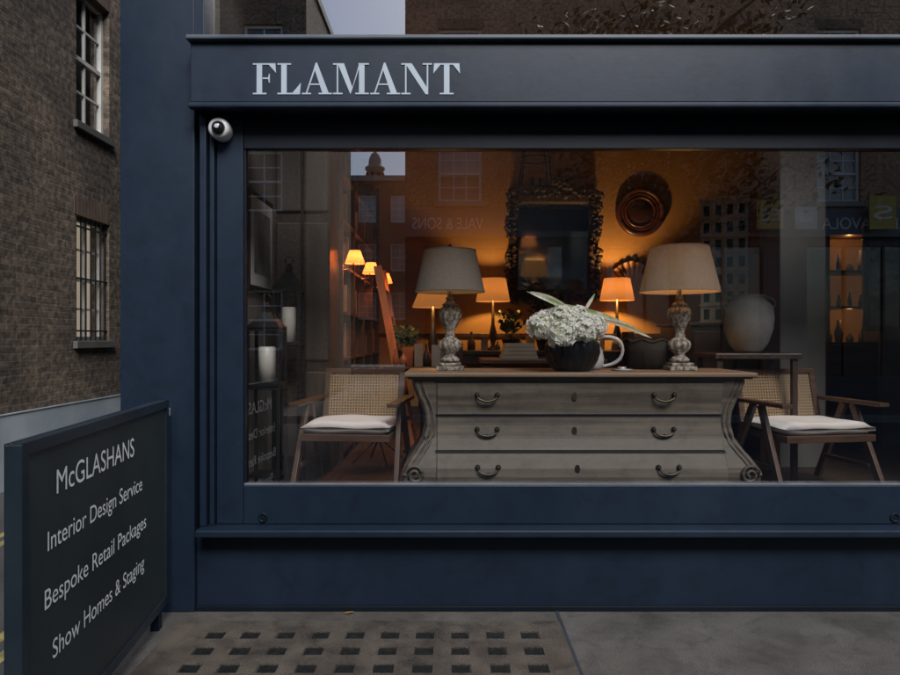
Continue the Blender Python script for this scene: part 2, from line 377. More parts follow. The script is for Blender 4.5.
B().quad((-1.335,.04,3.13),(xr-.1,.04,3.13),(xr-.1,.04,3.905),(-1.335,.04,3.905)).done('transom_glass',TRANSGL,g)
B().box(-1.393,xr-.002,-.01,.34,3.952,8).done('upper_wall',NAVY,g)
B().box(-1.9,xr+.7,-.12,12,8.002,8.3).done('roof_parapet',STONE,g)
b=B()
for x in (X(262,3.72),X(897,3.72)):
    b.lathe(x,Z(518,3.72),[(.026,-.001),(.026,-.006),(.018,-.006),(.018,-.003)],20,ax='y')
b.done('lock_roundels',NAVYD,g)

def serif_text(word,x0,z0,W,H,y,mat,parent):
    s=.048; T=.19
    L={}
    L['F']=(.80,[[(.13,0),(.13+T,0),(.13+T,1),(.13,1)],[(0,0),(.47,0),(.47,s),(0,s)],[(0,1-s),(.78,1-s),(.78,1),(0,1)],[(.735,1-s-.001),(.78,1-s-.001),(.80,.70),(.775,.70)],[(.55,1-s-.001),(.735,1-s-.001),(.775,.72)],
        [(.34,.49),(.56,.49),(.56,.54),(.34,.54)],[(.53,.54),(.56,.66),(.585,.66),(.585,.37),(.56,.37),(.53,.49)]])
    L['L']=(.80,[[(.13,0),(.13+T,0),(.13+T,1),(.13,1)],[(0,1-s),(.47,1-s),(.47,1),(0,1)],[(0,0),(.78,0),(.78,s),(0,s)],[(.735,s+.001),(.78,s+.001),(.81,.36),(.785,.36)],[(.52,s+.001),(.735,s+.001),(.785,.34)]])
    L['A']=(1.02,[[(.13,s),(.18,s),(.50,.93),(.47,1)],[(.47,1.02),(.52,1.02),(.92,s),(.70,s),(.415,.86)],[(.25,.30),(.66,.30),(.64,.345),(.27,.345)],[(0,0),(.31,0),(.31,s),(0,s)],[(.57,0),(1.03,0),(1.03,s),(.57,s)]])
    L['M']=(1.24,[[(.13,s),(.18,s),(.18,1),(.13,1)],[(0,1-s),(.33,1-s),(.33,1),(0,1)],[(.16,1),(.38,1),(.68,.2),(.60,0)],[(.60,0),(.65,.12),(.96,1),(.91,1)],[(.90,0),(.90+T,0),(.90+T,1),(.90,1)],[(.0,0),(.33,0),(.33,s),(0,s)],[(.77,0),(1.24,0),(1.24,s),(.77,s)],[(.88,1-s),(1.24,1-s),(1.24,1),(.88,1)]])
    L['N']=(1.06,[[(.13,0),(.18,0),(.18,1),(.13,1)],[(0,0),(.32,0),(.32,s),(0,s)],[(0,1-s),(.30,1-s),(.30,1),(0,1)],[(.13,1),(.36,1),(.90,.20),(.90,0),(.84,0)],[(.88,0),(.93,0),(.93,1),(.88,1)],[(.74,1-s),(1.06,1-s),(1.06,1),(.74,1)]])
    L['T']=(.92,[[(.365,0),(.365+T,0),(.365+T,1),(.365,1)],[(.22,0),(.70,0),(.70,s),(.22,s)],[(.02,1-s),(.90,1-s),(.90,1),(.02,1)],[(0,.68),(.025,.68),(.065,1-s-.001),(.02,1-s-.001)],[(.025,.70),(.065,1-s-.001),(.24,1-s-.001)],[(.92,.68),(.895,.68),(.855,1-s-.001),(.90,1-s-.001)],[(.895,.70),(.855,1-s-.001),(.68,1-s-.001)]])
    gap=.05; tot=sum(L[c][0] for c in word)+gap*(len(word)-1)
    sx=W/tot; cur=0; b=B()
    for c in word:
        w,ps=L[c]
        for k,p in enumerate(ps):
            b.prism([(x0+(cur+u)*sx,z0+v*H) for u,v in p],lambda u,v,d:(u,d,v),y,y-.002-.0002*k)
        cur+=w+gap
    return b.done('shop_name_lettering',mat,parent)
d=3.6
serif_text('FLAMANT',X(253,d),Z(94,d),X(460,d)-X(253,d),31*d/F,-.141,LETTER,g)

g=group('security_camera',(X(216,3.62),-.12,Z(125,3.62)))
cx,cz=X(216,3.62),Z(125,3.62)
b=B(); b.lathe(cx,cz,[(.03,.05),(.052,.02),(.058,-.03),(.058,-.075),(.05,-.092),(.036,-.094)],28,ax='y'); b.done('housing',PLASTIC,g)
b=B(); b.lathe(cx+.004,cz-.004,[(.036,-.09),(.034,-.108),(.024,-.125),(.008,-.132)],24,ax='y'); b.done('dome_lens',LENS,g)
b=B(); b.lathe(cx+.006,cz-.006,[(.012,-.126),(.012,-.134),(.006,-.134)],16,ax='y'); b.done('lens_ring',PLASTIC,g)
B().box(cx-.05,cx-.01,-.04,.05,cz-.03,cz+.03).done('bracket',PLASTIC,g,bevel=.005)

# ------------------------------------------------------------ interior room
g=group('shop_interior',(1,2,.5))
FZ=.50; BY=4.62
B().quad((-1.3,.13,FZ),(6.2,.13,FZ),(6.2,BY,FZ),(-1.3,BY,FZ)).done('floor',FLOORI,g)
B().quad((-1.54,.1,3.95),(6.2,.1,3.95),(6.2,BY+.4,3.95),(-1.54,BY+.4,3.95)).done('ceiling',CEIL,g)
B().box(-1.54,6.2,BY,BY+.2,FZ-.1,3.95).done('back_wall',WALLI,g)
B().box(-1.54,-1.3,.1,BY,FZ-.1,3.95).done('left_wall',WALLL,g)
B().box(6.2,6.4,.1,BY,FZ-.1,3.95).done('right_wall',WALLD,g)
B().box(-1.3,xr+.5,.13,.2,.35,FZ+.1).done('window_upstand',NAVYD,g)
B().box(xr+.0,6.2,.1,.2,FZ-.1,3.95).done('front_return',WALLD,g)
B().box(X(780,5.2),X(826,5.2),1.46,1.8,FZ,3.95).done('column',surf('column_plaster',(.17,.165,.155),(.13,.125,.115),rough=.8),g,bevel=.01)
b=B(); b.box(-1.0,6.2,BY-.03,BY,FZ,FZ+.16); b.box(-1,6.2,BY-.025,BY,FZ+1.0,FZ+1.05); b.done('skirting_and_dado',DKWOOD,g,bevel=.005)

g=group('panelled_cupboard',(-1.08,1.5,FZ))
b=B(); b.box(-1.298,-.89,1.30,1.7,FZ,3.94); b.done('carcass',DKWOOD,g)
b=B()
for (z0,z1) in [(FZ+.1,1.25),(1.33,2.35),(2.43,3.4)]:
    for (x0,x1) in [(-1.285,-1.10),(-1.085,-.90)]:
        b.box(x0,x1,1.275,1.298,z0,z1)
b.done('door_panels',wood('cupboard_wood',(.055,.038,.027),(.03,.022,.016),'z'),g,bevel=.012)
g=group('bookcase',(-1.07,3,FZ))
b=B(); b.box(-1.298,-1.27,1.72,4.5,FZ,3.3)
ys=[1.72,2.4,3.1,3.8,4.48]
for y in ys: b.box(-1.268,-.86,y,y+.03,FZ,3.3)
for k in range(8):
    z=FZ+.05+k*.38
    for y0,y1 in zip(ys,ys[1:]): b.box(-1.268,-.865,y0+.032,y1-.002,z,z+.025)
b.done('shelves',MIDWOOD,g,bevel=.003)
bs=[B() for _ in BOOKS]
for k in range(7):
    z=FZ+.077+k*.38
    for y0,y1 in zip(ys,ys[1:]):
        y=y0+.05
        while y<y1-.08:
            w=random.uniform(.02,.05); h=random.uniform(.16,.3)
            if random.random()<.75: random.choice(bs).box(-1.2,-.92+random.uniform(-.04,.03),y,y+w-.002,z,z+h)
            y+=w
for i,bb in enumerate(bs): bb.done('books_%d'%i,BOOKS[i],g)
for (px,py,d) in [(355,257,5.5),(371,268,6.4),(385,278,7.4)]:
    x,z,y=X(px,d),Z(py,d),d-DIST
    g=group('wall_lamp',(x,y,z))
    B().lathe(x,y,[(.082,z-.05),(.045,z+.055)],24,cap=False).done('shade',SH_R2,g)
    B().tube([(x,y,z+.01),(x-.02,y,z-.09),(x-.09,y,z-.10)],.006).done('arm',BRASS,g)
    plight('bulb_light',(x,y,z-.01),9.0,(1,.36,.10),g)

g=group('library_ladder',(-.5,2.8,FZ))
b=B()
for dy in (0,.42):
    b.beam((-.34,2.3+dy,FZ),(-.66,2.45+dy,2.15),.07,.04)
for k in range(6):
    t=.12+k*.15; x=-.34-.32*t; z=FZ+1.65*t
    b.beam((x,2.3+.15*t,z),(x,2.72+.15*t,z),.05,.025,up=(0,0,1))
b.done('frame',LADW,g,bevel=.003)

g=group('framed_picture',(-1.29,.87,2.1))
B().box(-1.298,-1.275,.58,1.16,1.80,2.46).done('frame',BLACKM,g,bevel=.004)
B().box(-1.274,-1.272,.61,1.13,1.84,2.42).done('mount',surf('mount_card',(.6,.6,.58),rough=.8),g)
B().box(-1.2715,-1.2705,.68,1.06,1.92,2.34).done('print',PICT,g)

# ------------------------------------------------------------ chest of drawers
g=group('chest_of_drawers',(.795,.7,FZ))
CX=.795; CZ=.575; CH=1.25-CZ
prof=[(0,1.075,.375),(.06,1.09,.355),(.13,1.092,.345),(.2,1.08,.352),(.28,1.045,.38),(.36,1.005,.415),(.46,.97,.445),(.58,.955,.462),(.70,.965,.462),(.80,.99,.452),(.9,1.02,.438),(1,1.035,.43)]
def PR(t):
    for a,b_ in zip(prof,prof[1:]):
        if a[0]<=t<=b_[0]:
            k=(t-a[0])/(b_[0]-a[0])
            return a[1]+(b_[1]-a[1])*k, a[2]+(b_[2]-a[2])*k
    return prof[-1][1:]
def loft(b,hwf,off,t0,t1,n=14,back=1.0,cham=.0):
    rows=[]
    for j in range(n+1):
        t=t0+(t1-t0)*j/n; hw,yf=PR(t); hw=hwf(hw); y=yf-off; z=CZ+CH*t
        rows.append([(CX-hw,back,z),(CX-hw,y+cham,z),(CX-hw+cham,y,z),(CX+hw-cham,y,z),(CX+hw,y+cham,z),(CX+hw,back,z)])
    i=len(b.v)
    for r in rows: b.v+=r
    for j in range(n):
        for k in range(5):
            b.f.append((i+j*6+k,i+j*6+k+1,i+(j+1)*6+k+1,i+(j+1)*6+k)); b.sm.append(False)
    b.f.append(tuple(i+k for k in range(6))); b.sm.append(False)
    b.f.append(tuple(i+n*6+k for k in range(6))[::-1]); b.sm.append(False)
b=B(); loft(b,lambda h:h,0,0,1,24,cham=.05); b.done('carcass',CHESTW,g)
b=B(); b.box(CX-1.03,CX+1.03,.42,.98,FZ+.001,CZ-.001); b.done('base_plinth',CHESTW,g)
dr=[(.035,.325),(.355,.64),(.67,.955)]
b=B()
for a,c in dr: loft(b,lambda h:.875,.014,a,c,12,back=.6,cham=.004)
b.done('drawer_fronts',wood('weathered_oak_front',(.165,.140,.108),(.06,.049,.037),'x',rough=.6,bump=.5,s=.8,stain=.25),g)
b=B()
for a,c in dr:
    for t in (a-.013,c+.003):
        loft(b,lambda h:.885,.0035,t,t+.010,2,back=.6)
b.done('drawer_gaps',surf('shadow_gap_wood',(.012,.010,.008),rough=.9,bump=0),g)
b=B()
for sgn in (-1,1):
    for inset,r in ((.030,.018),(.066,.010)):
        pts=[]
        for j in range(22):
            t=.01+.97*j/21; hw,yf=PR(t); pts.append((CX+sgn*(hw-inset),yf+ (.012 if inset<.05 else 0),CZ+CH*t))
        b.tube(pts,r,8)
    hw,yf=PR(.14)
    pts=[]
    for k in range(34):
        a=k/33*3.4*PI; r=.060*(1-k/40)
        pts.append((CX+sgn*(hw-.085)+sgn*r*math.cos(a),yf-.014,CZ+CH*.15+r*math.sin(a)))
    b.tube(pts,.010,6)
b.done('corner_mouldings',CHESTW,g)
b=B(); b.box(CX-1.075,CX+1.075,.385,1.02,1.258,1.286); b.done('top',CHESTT,g,bevel=.008)
b=B(); b.box(CX-1.055,CX+1.055,.405,1.01,1.245,1.2575); b.done('top_moulding',CHESTW,g,bevel=.004)
b=B()
for a,c in dr:
    t=(a+c)/2+.02; hw,yf=PR(t); y=yf-.016; z=CZ+CH*t
    for px in (487,663):
        x=X(px,4.19)
        for s_ in (-.062,.062):
            b.lathe(x+s_,z+.012,[(.016,y+.003),(.016,y-.006),(.007,y-.02),(.004,y-.022)],14,ax='y')
        pts=[(x+.062*math.cos(u),y-.018-.008*math.sin(-u),z+.010+.038*math.sin(u)) for u in [PI+PI*k/14 for k in range(15)]]
        b.tube(pts,[.0045+.004*math.sin(PI*k/14) for k in range(15)],8)
        b.lathe(x,z-.026,[(.011,y-.018),(.011,y-.03)],10,ax='y')
    x=X(574,4.19)
    b.prism([(x-.011,z-.02),(x+.011,z-.02),(x+.016,z),(x+.011,z+.022),(x,z+.028),(x-.011,z+.022),(x-.016,z)],lambda u,v,dd:(u,dd,v),y+.002,y-.004)
b.done('brass_handles',BRASS,g)

# ------------------------------------------------------------ lamps on chest
def table_lamp(x,y,z0,zs0,zs1,rb,rt,shade,power,name='table_lamp',basemat=DISTR):
    g=group(name,(x,y,z0))
    H=zs0-z0+.02
    b=B()
    b.box(x-.088,x+.088,y-.088,y+.088,z0,z0+.028); b.box(x-.072,x+.072,y-.072,y+.072,z0+.029,z0+.05)
    b.done('plinth',basemat,g,bevel=.006)
    pr=[(.060,.051),(.066,.065),(.05,.078),(.034,.09),(.034,.10),(.060,.125),(.072,.15),(.066,.175),(.042,.195),(.030,.205),(.036,.215),(.028,.225),(.034,.25),(.052,.285),(.068,.32),(.074,.35),(.066,.375),(.044,.392),(.052,.402),(.034,.415),(.022,.43),(.030,.44),(.018,.455),(.014,.50)]
    k=H/.50
    pr=[(r,z0+zz*k) for r,zz in pr]
    def mod(a,z):
        t=(z-z0)/H
        if .2<t<.4 or .55<t<.8: return 1+.08*math.cos(9*a)
        return 1
    B().lathe(x,y,pr,54,mod).done('turned_base',basemat,g)
    b=B(); b.lathe(x,y,[(.008,z0+H),(.008,zs1+.01)],10); b.lathe(x,y,[(.004,zs1+.008),(.014,zs1+.02),(.010,zs1+.035),(.002,zs1+.045)],14)
    for a in (0,PI/3*2,PI/3*4): b.tube([(x,y,zs1-.01),(x+rt*.98*math.cos(a),y+rt*.98*math.sin(a),zs1-.01)],.002,5)
    b.done('harp_and_finial',BRASS,g)
    b=B(); b.lathe(x,y,[(rb,zs0),(rt,zs1)],56,cap=False); b.lathe(x,y,[(rt-.004,zs1-.001),(rb-.004,zs0+.001)],56,cap=False); b.done('shade',shade,g)
    b=B(); b.tube([(x+rb*math.cos(a),y+rb*math.sin(a),zs0) for a in [2*PI*i/48 for i in range(48)]],.004,5,True); b.tube([(x+rt*math.cos(a),y+rt*math.sin(a),zs1) for a in [2*PI*i/48 for i in range(48)]],.004,5,True)
    b.done('shade_trim',shade,g)
    B().lathe(x,y,[(.012,zs0+.05),(.03,zs0+.08),(.03,zs0+.11),(.01,zs0+.135)],16).done('bulb',BULB,g)
    plight('bulb_light',(x,y,zs0+.17),power,WARM,g,.03)
table_lamp(0.0,.72,1.286,1.80,2.07,.228,.168,SH_L,5)
table_lamp(1.505,.72,1.286,1.80,2.09,.255,.185,SH_R,15.0)

# ------------------------------------------------------------ flowers and pot
def leafblade(b,p,q,w,bend=.05,n=8,fold=.2):
    p=Vector(p);q=Vector(q);d=q-p; side=d.cross(Vector((0,1,0))).normalized()
    prev=None
    for k in range(n+1):
        t=k/n; c=p+d*t+Vector((0,0,bend*math.sin(PI*t))); ww=w*max(0,math.sin(PI*min(1,.06+.94*t)))**.7*.5
        a=c+side*ww+Vector((0,-fold*ww,0)); e=c-side*ww+Vector((0,-fold*ww,0))
        if prev:
            b.quad(prev[0],a,c,prev[1]); b.quad(prev[1],c,e,prev[2])
        prev=(a,c,e)
g=group('flower_pot',(X(572,4.35),.6,1.286))
px_,py_=X(572,4.35),.61
zt=1.286
pr=[(.10,zt),(.125,zt+.02),(.155,zt+.07),(.168,zt+.12),(.165,zt+.17),(.15,zt+.205),(.145,zt+.222),(.155,zt+.232),(.145,zt+.236),(.13,zt+.2),(.12,zt+.19)]
B().lathe(px_,py_,pr,96,lambda a,z:1+.06*abs(math.cos(10*a)) if z<zt+.2 else 1).done('ribbed_pot',POTB,g)
heads=[(541,326,4.24,.082),(561,334,4.12,.084),(583,330,4.17,.081),(594,326,4.3,.075),(562,318,4.3,.08),(577,317,4.36,.07),(548,320,4.36,.07),(598,322,4.42,.06)]
b=B()
for (hx,hy,d,r) in heads:
    c=Vector((X(hx,d),d-DIST,Z(hy,d)))
    for k in range(165):
        th=math.acos(1-1.8*random.random()); ph=random.uniform(0,2*PI)
        n=Vector((math.sin(th)*math.cos(ph),math.sin(th)*math.sin(ph),math.cos(th)))
        p=c+n*r*random.uniform(.86,1.12)
        n=(n+Vector([random.uniform(-.3,.3) for _ in range(3)])).normalized()
        a=n.orthogonal().normalized(); e=n.cross(a); rot=random.uniform(0,PI); s_=random.uniform(.012,.018)
        for q in range(4):
            an=rot+q*PI/2; d1=a*math.cos(an)+e*math.sin(an); d2=a*math.cos(an+PI/2)+e*math.sin(an+PI/2)
            b.quad(tuple(p-n*.003),tuple(p+d1*s_*.7-d2*s_*.5+n*.003),tuple(p+d1*s_*1.3+n*.001),tuple(p+d1*s_*.7+d2*s_*.5+n*.003))
b.done('hydrangea_heads',PETAL,g)
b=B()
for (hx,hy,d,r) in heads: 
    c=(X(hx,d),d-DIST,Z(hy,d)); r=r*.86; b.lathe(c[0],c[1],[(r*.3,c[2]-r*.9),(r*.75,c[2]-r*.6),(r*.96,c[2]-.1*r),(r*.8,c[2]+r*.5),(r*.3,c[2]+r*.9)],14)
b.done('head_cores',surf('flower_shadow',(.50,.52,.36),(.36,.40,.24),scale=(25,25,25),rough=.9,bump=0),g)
b=B()
for k in range(7):
    a=random.uniform(0,2*PI); r=random.uniform(.16,.2)
    leafblade(b,(px_+.08*math.cos(a),py_+.08*math.sin(a),zt+.21),(px_+r*math.cos(a),py_+r*math.sin(a),zt+.18+random.uniform(-.01,.03)),.05,.02)
b.done('leaves',GREEN,g)
b=B()
d=4.3; y=d-DIST
leafblade(b,(X(585,d),y,Z(318,d)),(X(526,d),y-.02,Z(291,d)),.030,.012)
leafblade(b,(X(566,d),y+.06,Z(304,d)),(X(650,d),y-.05,Z(338,d)),.042,.02)
leafblade(b,(X(575,d),y+.1,Z(310,d)),(X(532,d),y+.1,Z(290,d)),.035,.015)
leafblade(b,(X(585,d),y+.05,Z(312,d)),(X(597,d),y+.05,Z(292,d)),.022,.0)
b.done('pale_spears',SPEAR,g)
b=B(); leafblade(b,(X(588,d),y+.03,Z(318,d)),(X(646,d),y-.07,Z(336,d)),.026,.022)
b.done('pink_spears',SPEARP,g)

d=4.36; y=d-DIST+.12
g=group('pitcher',(X(600,d),y,1.286))
x=X(597,d)
B().lathe(x,y,[(.045,1.287),(.065,1.31),(.072,1.36),(.06,1.42),(.042,1.45),(.045,1.48),(.040,1.48),(.038,1.45)],32).done('body',PORC,g)
B().tube([(x+.05,y,1.31),(x+.13,y,1.32),(x+.185,y,1.36),(x+.20,y,1.42),(x+.185,y,1.47),(x+.14,y,1.50),(x+.07,y,1.51),(x+.03,y,1.49)],[.010,.013,.016,.018,.018,.015,.012,.01],10).done('handle',PORC,g,sub=1)
B().lathe(x+.17,y-.08,[(.06,1.287),(.075,1.292),(.02,1.30),(.03,1.31)],24).done('saucer',PORC,g)
d=4.65; x=X(650,d); y=d-DIST
g=group('wicker_basket',(x,y,1.286))
B().lathe(x,y,[(.11,1.287),(.15,1.33),(.165,1.40),(.17,1.475),(.155,1.475),(.15,1.40)],40,lambda a,z:1+.02*math.cos(20*a+z*150)).done('bowl',WICK,g)
B().tube([(x+.165*math.cos(a),y+.165*math.sin(a),1.478+.01*math.sin(8*a)) for a in [2*PI*i/40 for i in range(40)]],.011,6,True).done('rim',WICK,g)

# ------------------------------------------------------------ lanterns on stands
def lantern(x,y,z0,w,h):
    g=group('candle_lantern',(x,y,z0)); hw=w/2; r=.010
    b=B(); b.box(x-hw,x+hw,y-hw,y+hw,z0,z0+.025); b.box(x-hw,x+hw,y-hw,y+hw,z0+h*.60,z0+h*.60+.02)
    for sx in (-1,1):
        for sy in (-1,1):
            cx=x+sx*(hw-r); cy=y+sy*(hw-r); b.box(cx-r,cx+r,cy-r,cy+r,z0+.026,z0+h*.6-.001)
    b.done('frame',BLACKM,g,bevel=.002)
    b=B(); i0=z0+h*.6+.021
    b.lathe(x,y,[(hw*1.5,i0),(hw*.95,i0+h*.07),(hw*.45,i0+h*.17),(hw*.30,i0+h*.175),(hw*.30,i0+h*.22),(hw*.42,i0+h*.225),(hw*.1,i0+h*.28)],4,a0=PI/4)
    b.done('roof',BLACKM,g)
    zc=i0+h*.28+.02
    B().tube([(x+.028*math.cos(a),y,zc+.028*math.sin(a)) for a in [2*PI*i/20 for i in range(20)]],.004,6,True).done('ring',BLACKM,g)
    B().lathe(x,y,[(hw*.52,z0+.026),(hw*.52,z0+h*.42),(hw*.44,z0+h*.43),(hw*.1,z0+h*.42)],24).done('candle',CANDLE,g)
    b=B()
    for s_ in (-1,1):
        b.quad((x-hw+.02,y+s_*(hw-r),z0+.026),(x+hw-.02,y+s_*(hw-r),z0+.026),(x+hw-.02,y+s_*(hw-r),z0+h*.6),(x-hw+.02,y+s_*(hw-r),z0+h*.6))
    b.done('panes',DARKGL,g)
def stand(x,y,z1,w):
    g=group('lantern_stand',(x,y,FZ)); b=B(); hw=w/2
    b.box(x-hw,x+hw,y-hw,y+hw,z1-.02,z1-.002); b.box(x-hw,x+hw,y-hw,y+hw,FZ+.15,FZ+.165)
    for sx in (-1,1):
        for sy in (-1,1): b.box(x+sx*hw-.009,x+sx*hw+.009,y+sy*hw-.009,y+sy*hw+.009,FZ,z1-.0205)
    b.done('frame',BLACKM,g)
d=4.2; stand(X(267,d),d-DIST,Z(385,d),.19); lantern(X(267,d),d-DIST,Z(385,d),.20,.56)
d=4.72; stand(X(289,d),d-DIST,Z(345,d),.17); lantern(X(289,d),d-DIST,Z(345,d),.185,.62)

# ------------------------------------------------------------ chairs
CANEF=surf('cane_flat',(.3,.22,.14),rough=.8)
def chair(x,y,ang,w=.58):
    g=group('cane_armchair',(x,y,FZ)); M=rotz(Vector((x,y,0)),ang)
    hw=w/2; fy=y-.26; by=y+.24; sz=FZ+.36
    b=B()
    b.box(x-hw,x+hw,fy,fy+.04,sz-.02,sz+.025); b.box(x-hw,x+hw,by-.04,by,sz-.02,sz+.025)
    b.box(x-hw,x-hw+.04,fy+.041,by-.041,sz-.02,sz+.025); b.box(x+hw-.04,x+hw,fy+.041,by-.041,sz-.02,sz+.025)
    for s_ in (-1,1):
        xx=x+s_*(hw+.025)
        b.beam((xx+s_*.02,fy-.02,FZ),(xx,y-.03,FZ+.56),.05,.032,up=(1,0,0))
        b.beam((xx+s_*.02,by+.10,FZ),(xx,y+.05,FZ+.56),.05,.032,up=(1,0,0))
        b.box(xx-.035,xx+.035,fy-.04,by+.12,FZ+.562,FZ+.587)
        b.beam((xx,fy+.08,FZ+.17),(xx,by,FZ+.17),.03,.025,up=(1,0,0))
    bz0=FZ+.42; bz1=FZ+.76; t=.09; yb=by-.0
    for s_ in (-1,1): b.beam((x+s_*(hw-.02),yb,bz0-.06),(x+s_*(hw-.02),yb+t,bz1),.04,.03)
    b.beam((x-hw,yb+t,bz1),(x+hw,yb+t,bz1),.035,.035,up=(0,0,1)); b.beam((x-hw+.04,yb+.0,bz0-.02),(x+hw-.04,yb+.0,bz0-.02),.035,.03,up=(0,0,1))
    b.xf(M); b.done('frame',MIDWOOD,g,bevel=.004)
    b=B(); b.quad((x-hw+.03,yb+.005,bz0),(x+hw-.03,yb+.005,bz0),(x+hw-.03,yb+t-.005,bz1-.01),(x-hw+.03,yb+t-.005,bz1-.01)); b.xf(M); b.done('cane_back',CANE,g)
    b=B(); b.quad((x-hw+.03,fy+.03,sz+.02),(x+hw-.03,fy+.03,sz+.02),(x+hw-.03,by-.03,sz+.02),(x-hw+.03,by-.03,sz+.02)); b.xf(M); b.done('cane_seat',CANEF,g)
    b=B(); nx,ny=14,12; zc=sz+.06
    for side in (1,-1):
        for a in range(nx+1):
            for c in range(ny+1):
                u=a/nx*2-1; v=c/ny*2-1; e=(1-abs(u)**6)*(1-abs(v)**6)
                b.v.append((x+u*hw*.99,y-.01+v*.25,zc+side*(.008+.034*max(0,e)**.35+.004*math.sin(5*u+3*v))))
    for side in (0,1):
        o=side*(nx+1)*(ny+1)
        for a in range(nx):
            for c in range(ny):
                b.f.append((o+a*(ny+1)+c,o+(a+1)*(ny+1)+c,o+(a+1)*(ny+1)+c+1,o+a*(ny+1)+c+1)); b.sm.append(True)
    per=[(a,0) for a in range(nx+1)]+[(nx,c) for c in range(1,ny+1)]+[(a,ny) for a in range(nx-1,-1,-1)]+[(0,c) for c in range(ny-1,0,-1)]
    o=(nx+1)*(ny+1)
    for p,q in zip(per,per[1:]+per[:1]):
        k1=p[0]*(ny+1)+p[1]; k2=q[0]*(ny+1)+q[1]; b.f.append((k1,k2,o+k2,o+k1)); b.sm.append(True)
    b.xf(M); b.done('seat_cushion',CUSH,g)
chair(X(354,4.55),.82,math.radians(-6))
chair(X(806,4.5),.78,math.radians(9),.62)

# ------------------------------------------------------------ back of room
WY=BY-.001
d=8.2; x0,x1,z0,z1=X(509,d),X(599,d),Z(298,d),Z(192,d)
g=group('ornate_mirror',((x0+x1)/2,WY,z0))
TM=Matrix.Translation((0,WY,z0))@Matrix.Rotation(math.radians(6),4,'X')@Matrix.Translation((0,-WY,-z0))
b=B(); fw=.12
b.box(x0,x1,WY-.06,WY-.01,z0,z0+fw); b.box(x0,x1,WY-.06,WY-.01,z1-fw,z1); b.box(x0,x0+fw,WY-.06,WY-.01,z0+fw+.001,z1-fw-.001); b.box(x1-fw,x1,WY-.06,WY-.01,z0+fw+.001,z1-fw-.001)
b.xf(TM); b.done('frame',MFRAME,g,bevel=.02)
b=B()
def knob(x,z,r): b.lathe(x,z,[(r,WY-.03),(r*.9,WY-.075),(r*.5,WY-.1),(r*.1,WY-.105)],10,lambda a,zz,ph=random.uniform(0,6):1+.25*math.sin(3*a+ph),ax='y')
for k in range(46):
    t=random.random()
    for xx in (x0,x1): knob(xx+random.uniform(-.03,.03),z0+(z1-z0)*t,random.uniform(.015,.045))
    for xx in (x0+fw*.6,x1-fw*.6): knob(xx+random.uniform(-.02,.02),z0+(z1-z0)*random.random(),random.uniform(.012,.035))
for k in range(30):
    t=random.random()
    for zz in (z0+.02,z1): knob(x0+(x1-x0)*t,zz+random.uniform(-.04,.04),random.uniform(.015,.05))
cxm=(x0+x1)/2
for k in range(26):
    a=PI*random.random(); r=random.uniform(.5,1); knob(cxm+.24*r*math.cos(a),z1+.02+.13*r*math.sin(a),random.uniform(.02,.045))
b.xf(TM); b.done('carved_ornament',MFRAME,g)
B().box(x0+fw-.01,x1-fw+.01,WY-.02,WY-.012,z0+fw-.01,z1-fw+.01).xf(TM).done('mirror_plate',MIRR,g)
d=8.3
cx,cz=X(641,d),Z(211,d)
g=group('round_mirror',(cx,WY,cz))
b=B()
for R,r in ((.27,.035),(.22,.02),(.18,.022)): b.tube([(cx+R*math.cos(a),WY-.03,cz+R*math.sin(a)) for a in [2*PI*i/40 for i in range(40)]],r,8,True)
b.done('ring_frame',REDW,g)
B().lathe(cx,cz,[(.26,WY-.005),(.17,WY-.02),(.13,WY-.04),(.07,WY-.055),(.01,WY-.06)],40,ax='y').done('convex_glass',surf('dark_convex',(.10,.05,.035),rough=.12,metal=.6,bump=0),g)
d=8.1; cx,cz=X(636,d),Z(290,d)
g=group('shell_ornament',(cx,WY-.1,cz)); b=B()
for k in range(15):
    a=PI*(.04+.92*k/14); R=.36-.04*abs(math.cos(a))
    b.tube([(cx+.03*math.cos(a),WY-.06,cz),(cx+R*.6*math.cos(a),WY-.10,cz+R*.6*math.sin(a)),(cx+R*math.cos(a),WY-.06,cz+R*math.sin(a))],[.012,.03,.036],7)
b.done('ribs',surf('shell_brown',(.28,.18,.10),(.16,.10,.06),scale=(8,8,8),rough=.5),g)
g=group('console_table',(1.1,4.3,FZ))
B().box(-.1,2.5,4.0,4.55,1.30,1.35).done('top',DKWOOD,g,bevel=.006)
b=B()
for xx in (-.03,1.2,2.42):
    for yy in (4.05,4.5): b.lathe(xx,yy,[(.03,FZ),(.025,FZ+.1),(.045,FZ+.2),(.03,FZ+.5),(.04,FZ+.7),(.04,1.299)],12)
b.box(-.05,2.44,4.03,4.06,1.2,1.299)
b.done('legs',DKWOOD,g)
def slim_lamp(x,y,z0,zs0,zs1,rb,rt,p,mat=SH_O):
    g=group('table_lamp',(x,y,z0))
    B().lathe(x,y,[(.07,z0),(.07,z0+.02),(.02,z0+.05),(.035,z0+.12),(.045,z0+.2),(.02,z0+.3),(.012,zs0+.05)],20).done('base',BRASS,g)
    B().lathe(x,y,[(rb,zs0),(rt,zs1)],36,cap=False).done('shade',mat,g)
    plight('bulb_light',(x,y,(zs0+zs1)/2),p,(1,.45,.13),g,.03)
d=7.95
slim_lamp(X(493,d),d-DIST,1.35,Z(301,d),Z(278,d),.20,.15,34)
slim_lamp(X(617,d),d-DIST,1.35,Z(300,d),Z(278,d),.20,.15,60)
d=6.0
g=group('side_table',(X(425,d),d-DIST,FZ)); xx=X(425,d); yy=d-DIST
B().lathe(xx,yy,[(.36,1.22),(.37,1.235),(.36,1.25)],40).done('top',DKWOOD,g)
